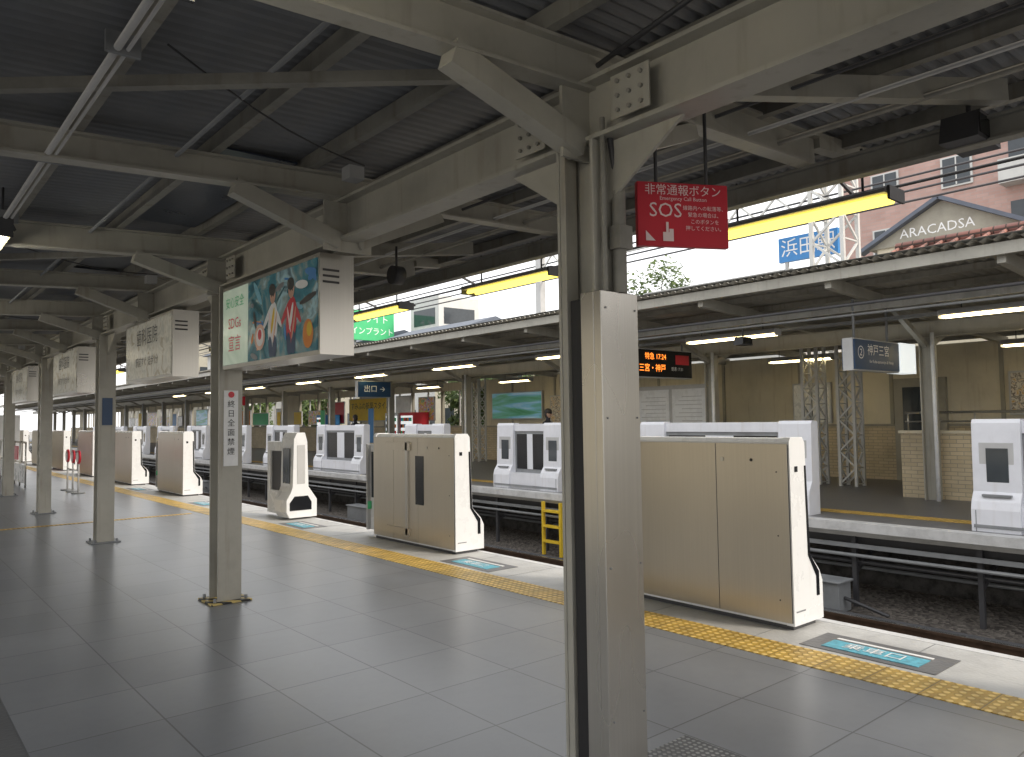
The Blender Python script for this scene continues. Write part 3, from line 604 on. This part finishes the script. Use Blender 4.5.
# ---------------------------------------------------------------- people
M['skin']=paint('skin',(.5,.32,.24),.5,var=.08,bump=0); M['hair']=paint('hair',(.02,.016,.014),.5,var=.3,scale=20); M['lip']=paint('lip',(.35,.15,.13),.5,var=.05,bump=0)
M['coat']=paint('dark_coat',(.025,.027,.035),.8,var=.3,scale=6); M['jean']=paint('dark_trousers',(.03,.035,.05),.8,var=.3); M['shirt']=paint('light_shirt',(.45,.43,.4),.8,var=.1); M['shoe']=paint('shoe',(.05,.05,.05),.5)
def person(loc,rot,pose,top,legs):
    e=bpy.data.objects.new('person',None); S.collection.objects.link(e)
    hip=.52 if pose=='sit' else .95
    J={'pel':((0,0,hip),.125),'wai':((0,.0,hip+.18),.115),'che':((0,.01,hip+.36),.14),'nb':((0,.0,hip+.5),.06),'nk':((0,.02,hip+.56),.05),'hd':((0,.04,hip+.66),.085),'ht':((0,.035,hip+.76),.075)}
    E=[('pel','wai',top),('wai','che',top),('che','nb',top),('nb','nk','skin'),('nk','hd','skin'),('hd','ht','skin')]
    for s,sg in (('L',1),('R',-1)):
        J['sh'+s]=((sg*.19,0,hip+.46),.055)
        if pose=='sit':
            J['el'+s]=((sg*.24,.06,hip+.2),.043); J['wr'+s]=((sg*.13,.27,hip+.13),.028); hv=Vector((0,.09,-.01))
            J['hi'+s]=((sg*.1,.05,hip),.09); J['kn'+s]=((sg*.12,.43,hip-.02),.06); J['an'+s]=((sg*.13,.42,.09),.04); J['to'+s]=((sg*.14,.58,.04),.032)
        else:
            J['el'+s]=((sg*.24,.0,hip+.18),.043); J['wr'+s]=((sg*.25,.07,hip-.06),.028); hv=Vector((0,.02,-.09))
            J['hi'+s]=((sg*.1,0,hip-.06),.09); J['kn'+s]=((sg*.11,.02+.04*sg,.5),.06); J['an'+s]=((sg*.11,-.02+.07*sg,.08),.04); J['to'+s]=((sg*.12,.14+.07*sg,.04),.032)
        w=Vector(J['wr'+s][0]); pm=w+hv*.8; J['pm'+s]=(tuple(pm),.026)
        E+=[('che','sh'+s,top),('sh'+s,'el'+s,top),('el'+s,'wr'+s,top),('wr'+s,'pm'+s,'skin'),('pel','hi'+s,legs),('hi'+s,'kn'+s,legs),('kn'+s,'an'+s,legs),('an'+s,'to'+s,'shoe')]
    keys=list(J); me=bpy.data.meshes.new('body'); me.from_pydata([J[k][0] for k in keys],[(keys.index(x),keys.index(y)) for x,y,_ in E],[])
    o=bpy.data.objects.new('body_tmp',me); S.collection.objects.link(o)
    o.modifiers.new('sk','SKIN'); sv=me.skin_vertices[0].data
    for i,k in enumerate(keys): sv[i].radius=(J[k][1],J[k][1]*.9); sv[i].use_root=(k=='pel')
    o.modifiers.new('ss','SUBSURF').levels=2
    dg=bpy.context.evaluated_depsgraph_get(); nm=bpy.data.meshes.new_from_object(o.evaluated_get(dg)); bpy.data.objects.remove(o)
    nm.materials.clear(); mats=[top,legs,'skin','shoe']
    for k in mats: nm.materials.append(M[k])
    for f in nm.polygons:
        f.use_smooth=True; best=9
        for x,y,k in E:
            A=Vector(J[x][0]);C=Vector(J[y][0]);t=max(0,min(1,(f.center-A).dot(C-A)/(C-A).length_squared)); d=(f.center-(A+(C-A)*t)).length-J[x][1]*.7
            if d<best: best=d; kk=k
        f.material_index=mats.index(kk)
    body=bpy.data.objects.new('body',nm); S.collection.objects.link(body); body.parent=e
    h=Vector(J['hd'][0]); d=B('head_details')
    def ell(c,r,k,n=12):
        mt=Matrix.Translation(c)@Matrix.Diagonal((*r,1)); g=bmesh.ops.create_uvsphere(d.bm,u_segments=n,v_segments=8,radius=1,matrix=mt); i=d.mi(k)
        for v in g['verts']:
            for f in v.link_faces: f.material_index=i; f.smooth=True
    ell(h+Vector((0,-.02,.06)),(.088,.098,.09),'hair',16); ell(h+Vector((0,-.05,0)),(.08,.06,.1),'hair')
    ell(h+Vector((0,.085,0)),(.012,.018,.02),'skin')
    for s in (-1,1): ell(h+Vector((s*.032,.072,.025)),(.011,.008,.008),'black',8); ell(h+Vector((s*.083,.0,.0)),(.012,.02,.03),'skin',8)
    ell(h+Vector((0,.075,-.045)),(.024,.008,.006),'lip',8)
    for s,sg in (('L',1),('R',-1)):
        pm=Vector(J['pm'+s][0]); w=Vector(J['wr'+s][0]); dr=(pm-w).normalized(); sd=Vector((1,0,0))
        for j,l in enumerate((.055,.07,.075,.065)):
            q=pm+sd*(j-1.5)*.017*sg+dr*.015; m1=q+dr*l*.55+Vector((0,0,-.004)); m2=m1+dr*l*.45+Vector((0,.0,-.014))
            d.cyl(q,m1,.0095,'skin',6,.0085); d.cyl(m1,m2,.0085,'skin',6,.006)
        q=w+dr*.03; d.cyl(q-sd*sg*.02,q-sd*sg*.045+dr*.045,.011,'skin',6,.008)
    hd=d.done(); hd.parent=e
    e.location=loc; e.rotation_euler=(0,0,rot); return e
person((13.15,15.05,0),math.radians(90),'sit','coat','jean')
person((12.6,13.6,0),math.radians(200),'stand','coat','jean')
person((13.2,24.2,0),math.radians(20),'stand','coat','jean')
# ---------------------------------------------------------------- left distance on near platform
b=B('kiosk'); b.box(1.2,3.0,36,39,0,2.4,'cream'); b.box(1.3,2.9,35.99,36,1.0,2.0,'lit'); b.box(1.1,3.1,35.6,36,2.1,2.2,'red'); b.done(.01)
b=B('stair_railing')
for i in range(7): b.cyl((3.0,22+i*.9,0),(3.0,22+i*.9,1.1),.02,'stain',8)
b.cyl((3.0,22,1.1),(3.0,27.4,1.1),.025,'stain'); b.cyl((3.0,22,.6),(3.0,27.4,.6),.018,'stain')
b.box(2.98,3.02,22.1,27.3,.1,.55,'white'); b.box(2.96,2.98,23,24,.65,1.0,'red'); b.done()
b=B('notice_stand')
for y in (19.2,19.8,20.4):
    b.cyl((3.62,y,0),(3.62,y,.8),.02,'ltgrey',8); b.cyl((3.6,y,.8),(3.64,y,.8),.15,'redtxt',20); b.cyl((3.585,y,.8),(3.6,y,.8),.11,'white',20); b.cyl((3.62,y,0),(3.62,y,.03),.14,'grey',16)
b.cyl((3.62,19.2,.5),(3.62,20.4,.5),.015,'ltgrey',6); b.done()
vending(2.9,28,'white'); vending(2.9,29.3,'redtxt')
b=B('platform_end_building'); b.box(-4,5,66,70,0,4,'cream'); b.box(-3,4,65.98,66,1,2.6,'glass'); b.done()
# ---------------------------------------------------------------- surroundings
b=B('apartment_building')
b.box(40,56,-25,19.5,-1.4,14.6,'pink'); b.box(39.8,56.2,-25.2,19.7,14.6,15.0,'bldwhite')
for fl in range(5):
    z=.6+fl*2.9
    for i in range(12):
        a=17.2-i*3.4
        if i%3==2:
            b.box(39.1,40.0,a-1.2,a+1.4,z-.3,z-.15,'bldwhite'); b.box(39.1,39.18,a-1.2,a+1.4,z-.15,z+.8,'bldwhite'); b.box(39.97,40,a-1,a+1.2,z,z+1.9,'glass')
        else:
            b.box(39.9,40,a-.7,a+.7,z+.25,z+1.75,'bldwhite'); b.box(39.88,39.9,a-.6,a+.6,z+.33,z+1.67,'glass'); b.box(39.86,39.88,a-.03,a+.03,z+.33,z+1.67,'bldwhite')
b.box(41,45,10,16,15,17,'pink'); b.done()
b=B('gabled_house')
b.box(30,36,8.5,13.3,-1.4,7.9,'cream'); b.prismx([(8.2,7.9),(13.6,7.9),(10.9,9.3)],29.9,36,'cream_d')
b.beam((29.85,7.9,7.82),(29.85,10.9,9.4),.5,.14,'roofblue'); b.beam((29.85,10.9,9.4),(29.85,13.9,7.82),.5,.14,'roofblue')
o=b.done(); text(o,'ARACADSA',(29.9,11.1,8.3),FP,.5,'wtxt')
b=B('station_house'); b.box(19.6,27,-15,9.4,-1.4,4.8,'cream')
b.quad([(19.2,-15,4.75),(23.4,-15,6.4),(23.4,9.8,6.4),(19.2,9.8,4.75)],'rtile'); b.quad([(27.6,-15,4.75),(23.4,-15,6.4),(23.4,9.8,6.4),(27.6,9.8,4.75)],'rtile')
b.quad([(19.4,9.4,4.8),(27,9.4,4.8),(23.4,9.4,6.3)],'cream'); b.cyl((23.4,-15,6.45),(23.4,9.8,6.45),.14,'rtile'); b.box(19.1,19.2,-15,9.8,4.65,4.77,'ltgrey')
for i in range(60): b.cyl((19.3,9.7-i*.4,4.82),(23.3,9.7-i*.4,6.39),.06,'rtile',6)
b.done()
lattice('power_pylon',22,11.0,.95,-1.4,10.6,'bldwhite',.11,.8)
b=B('overhead_gantry')
for dz in (0,.6): b.beam((22,11.5,7.85+dz),(22,24,7.85+dz),.1,.1,'bldwhite')
for i in range(19): b.beam((22,11.6+i*.65,7.85 if i%2 else 8.45),(22,12.25+i*.65,8.45 if i%2 else 7.85),.06,.06,'bldwhite')
b.box(21.85,22.15,23.9,24.2,-1.4,8.7,'ltgrey'); b.done()
b=B('station_name_sign'); b.box(22.8,22.95,11.3,13.3,6.5,7.3,'blue2'); b.box(22.82,22.9,11.6,11.7,-1.4,6.5,'ltgrey'); b.box(22.82,22.9,13.0,13.1,-1.4,6.5,'ltgrey'); o=b.done(); text(o,'浜田駅',(22.8,12.3,6.9),FP,.62,'wtxt')
b=B('green_billboard'); b.box(29,33,54,54.3,8.0,10.4,'green'); b.box(29.5,29.7,54.3,54.5,-1.4,9,'grey'); b.box(32.3,32.5,54.3,54.5,-1.4,9,'grey'); o=b.done()
text(o,'ホワイト',(31,54,9.7),FA,.75,'wtxt'); text(o,'インプラント',(31,54,8.7),FA,.65,'wtxt')
def house(x0,x1,y0,y1,zt,zr,wall='bldwhite',roof='roofblue',name='house'):
    b=B(name); b.box(x0,x1,y0,y1,-1.4,zt,wall); xm=(x0+x1)/2
    b.prism([(x0-.5,zt),(x1+.5,zt),(xm,zr)],y0-.4,y1+.4,roof)
    fl=1.0
    while fl<zt-1.5:
        y=y0+1
        while y<y1-1.5: b.box(x0-.04,x0,y,y+1.2,fl,fl+1.2,'glass'); y+=2.6
        x=x0+.8
        while x<x1-1.4: b.box(x,x+1.1,y0-.04,y0,fl,fl+1.2,'glass'); x+=2.4
        fl+=2.7
    b.done()
house(27,34,38,47,6.8,8.1); house(31,39,56,66,8.0,9.3,'cream'); house(36,42,68,80,10,11.2); house(26,31,68,78,8.2,9.6)
house(25,31,31,36.5,5.6,6.6,'cream'); house(32,40,18,24,5.0,6.0,'bldwhite'); house(24,32,84,100,10.5,12,'cream_d'); house(-22,-12,10,30,5,6.5,'cream'); house(-24,-14,40,60,6,8)
b=B('white_office_block'); b.box(34,38,49,53,-1.4,11.3,'bldwhite'); 
for fl in range(4): b.box(33.97,34,49.5,52.5,1+fl*2.7,2.3+fl*2.7,'glass'); b.box(34.5,37.5,48.97,49,1+fl*2.7,2.3+fl*2.7,'glass')
b.done()
b=B('rooftop_railing')
for z in (5.7,6.1,6.5): b.cyl((24,13.5,z),(24,20,z),.03,'ltgrey',6)
for i in range(14): b.cyl((24,13.5+i*.5,5.3),(24,13.5+i*.5,6.5),.025,'ltgrey',6)
b.box(23.9,27,13.4,20.1,-1.4,5.3,'bldwhite'); b.done()
M['leaf']=poster('foliage',[(.3,(.04,.08,.015)),(.5,(.09,.14,.035)),(.7,(.16,.19,.05))],3); M['leaf'].node_tree.nodes['Principled BSDF'].inputs['Roughness'].default_value=.7
def tree(x,y,h,r,nl=170):
    b=B('tree'); z0=-1.4; b.cyl((x,y,z0),(x+.1,y,z0+h*.55),.22,'bark',8,.12)
    cl=[]
    for i in range(16):
        t=random.random()*6.28; u=random.random()**.5*r*.75; z=z0+h*(.5+.42*random.random()); c=Vector((x+u*math.cos(t),y+u*math.sin(t),z)); cl.append((c,r*(.28+.2*random.random())))
        b.cyl((x,y,z0+h*.45),c,.06,'bark',5,.02)
    for c,cr in cl:
        for k in range(nl):
            d=Vector((random.gauss(0,1),random.gauss(0,1),random.gauss(0,.8))).normalized()*cr*random.random()**.4
            q=c+d; a=Vector((random.gauss(0,1),random.gauss(0,1),random.gauss(0,1))).normalized(); e=a.orthogonal().normalized(); s=.09+.08*random.random()
            b.quad([q-a*s,q+e*s*.6,q+a*s,q-e*s*.6],'leaf')
    b.done(recalc=False)
tree(31,25.6,11.0,2.4,300); tree(30.5,29.0,9.6,1.8)
for y in (23.2,25.3,27.2,42,52): tree(20.6,y,5.2,1.5,120)
b=B('overhead_wire')
for x,z in ((6.85,4.9),(9.15,4.9),(6.85,5.5),(9.15,5.5)): b.cyl((x,-15,z),(x,110,z),.01,'dkgrey',6)
b.cyl((22,-15,8.1),(22,110,8.1),.03,'dkgrey',6); b.cyl((22,-15,7.4),(22,110,7.4),.03,'dkgrey',6); b.cyl((19,-15,6.9),(27,110,8.9),.03,'dkgrey',6)
for i in range(20): 
    for x in (6.85,9.15): b.cyl((x,-10+i*5,4.9),(x,-10+i*5,5.5),.005,'dkgrey',5)
b.done()
# ---------------------------------------------------------------- world / light (hazy daylight)
w=bpy.data.worlds.new('World'); S.world=w; w.use_nodes=True; n=w.node_tree
sky=n.nodes.new('ShaderNodeTexSky'); sky.sky_type='NISHITA'; sky.sun_disc=False
el,az=math.radians(34),math.radians(158)
sky.sun_elevation=el; sky.sun_rotation=az; sky.air_density=1; sky.dust_density=6; sky.ozone_density=1
bg=n.nodes['Background']; bg.inputs['Strength'].default_value=.15
cl=mixc(n,.8,sky.outputs[0],(13.2,13.2,13.2)); n.links.new(cl,bg.inputs['Color'])
sd=Vector((math.sin(az)*math.cos(el),math.cos(az)*math.cos(el),math.sin(el)))
L=bpy.data.lights.new('sun','SUN'); L.energy=2.4; L.angle=math.radians(12); L.color=(1,.90,.76)
lo=bpy.data.objects.new('sun',L); S.collection.objects.link(lo); lo.rotation_euler=sd.to_track_quat('Z','Y').to_euler(); lo.location=(0,0,30)
# ---------------------------------------------------------------- camera
cam=bpy.data.cameras.new('camera'); co=bpy.data.objects.new('camera',cam); S.collection.objects.link(co); S.camera=co
cam.sensor_width=36; cam.lens=26.86; cam.clip_end=1500; cam.clip_start=.05
yaw,pit,roll=math.radians(40.2),math.radians(3.07),math.radians(-.8)
f=Vector((math.sin(yaw)*math.cos(pit),math.cos(yaw)*math.cos(pit),math.sin(pit)))
q=f.to_track_quat('-Z','Y').to_matrix()@Matrix.Rotation(roll,3,'Z')
mt=q.to_4x4(); mt.translation=(0,0,1.5); co.matrix_world=mt
S.view_settings.view_transform='Standard'; S.view_settings.look='None'; S.view_settings.exposure=0
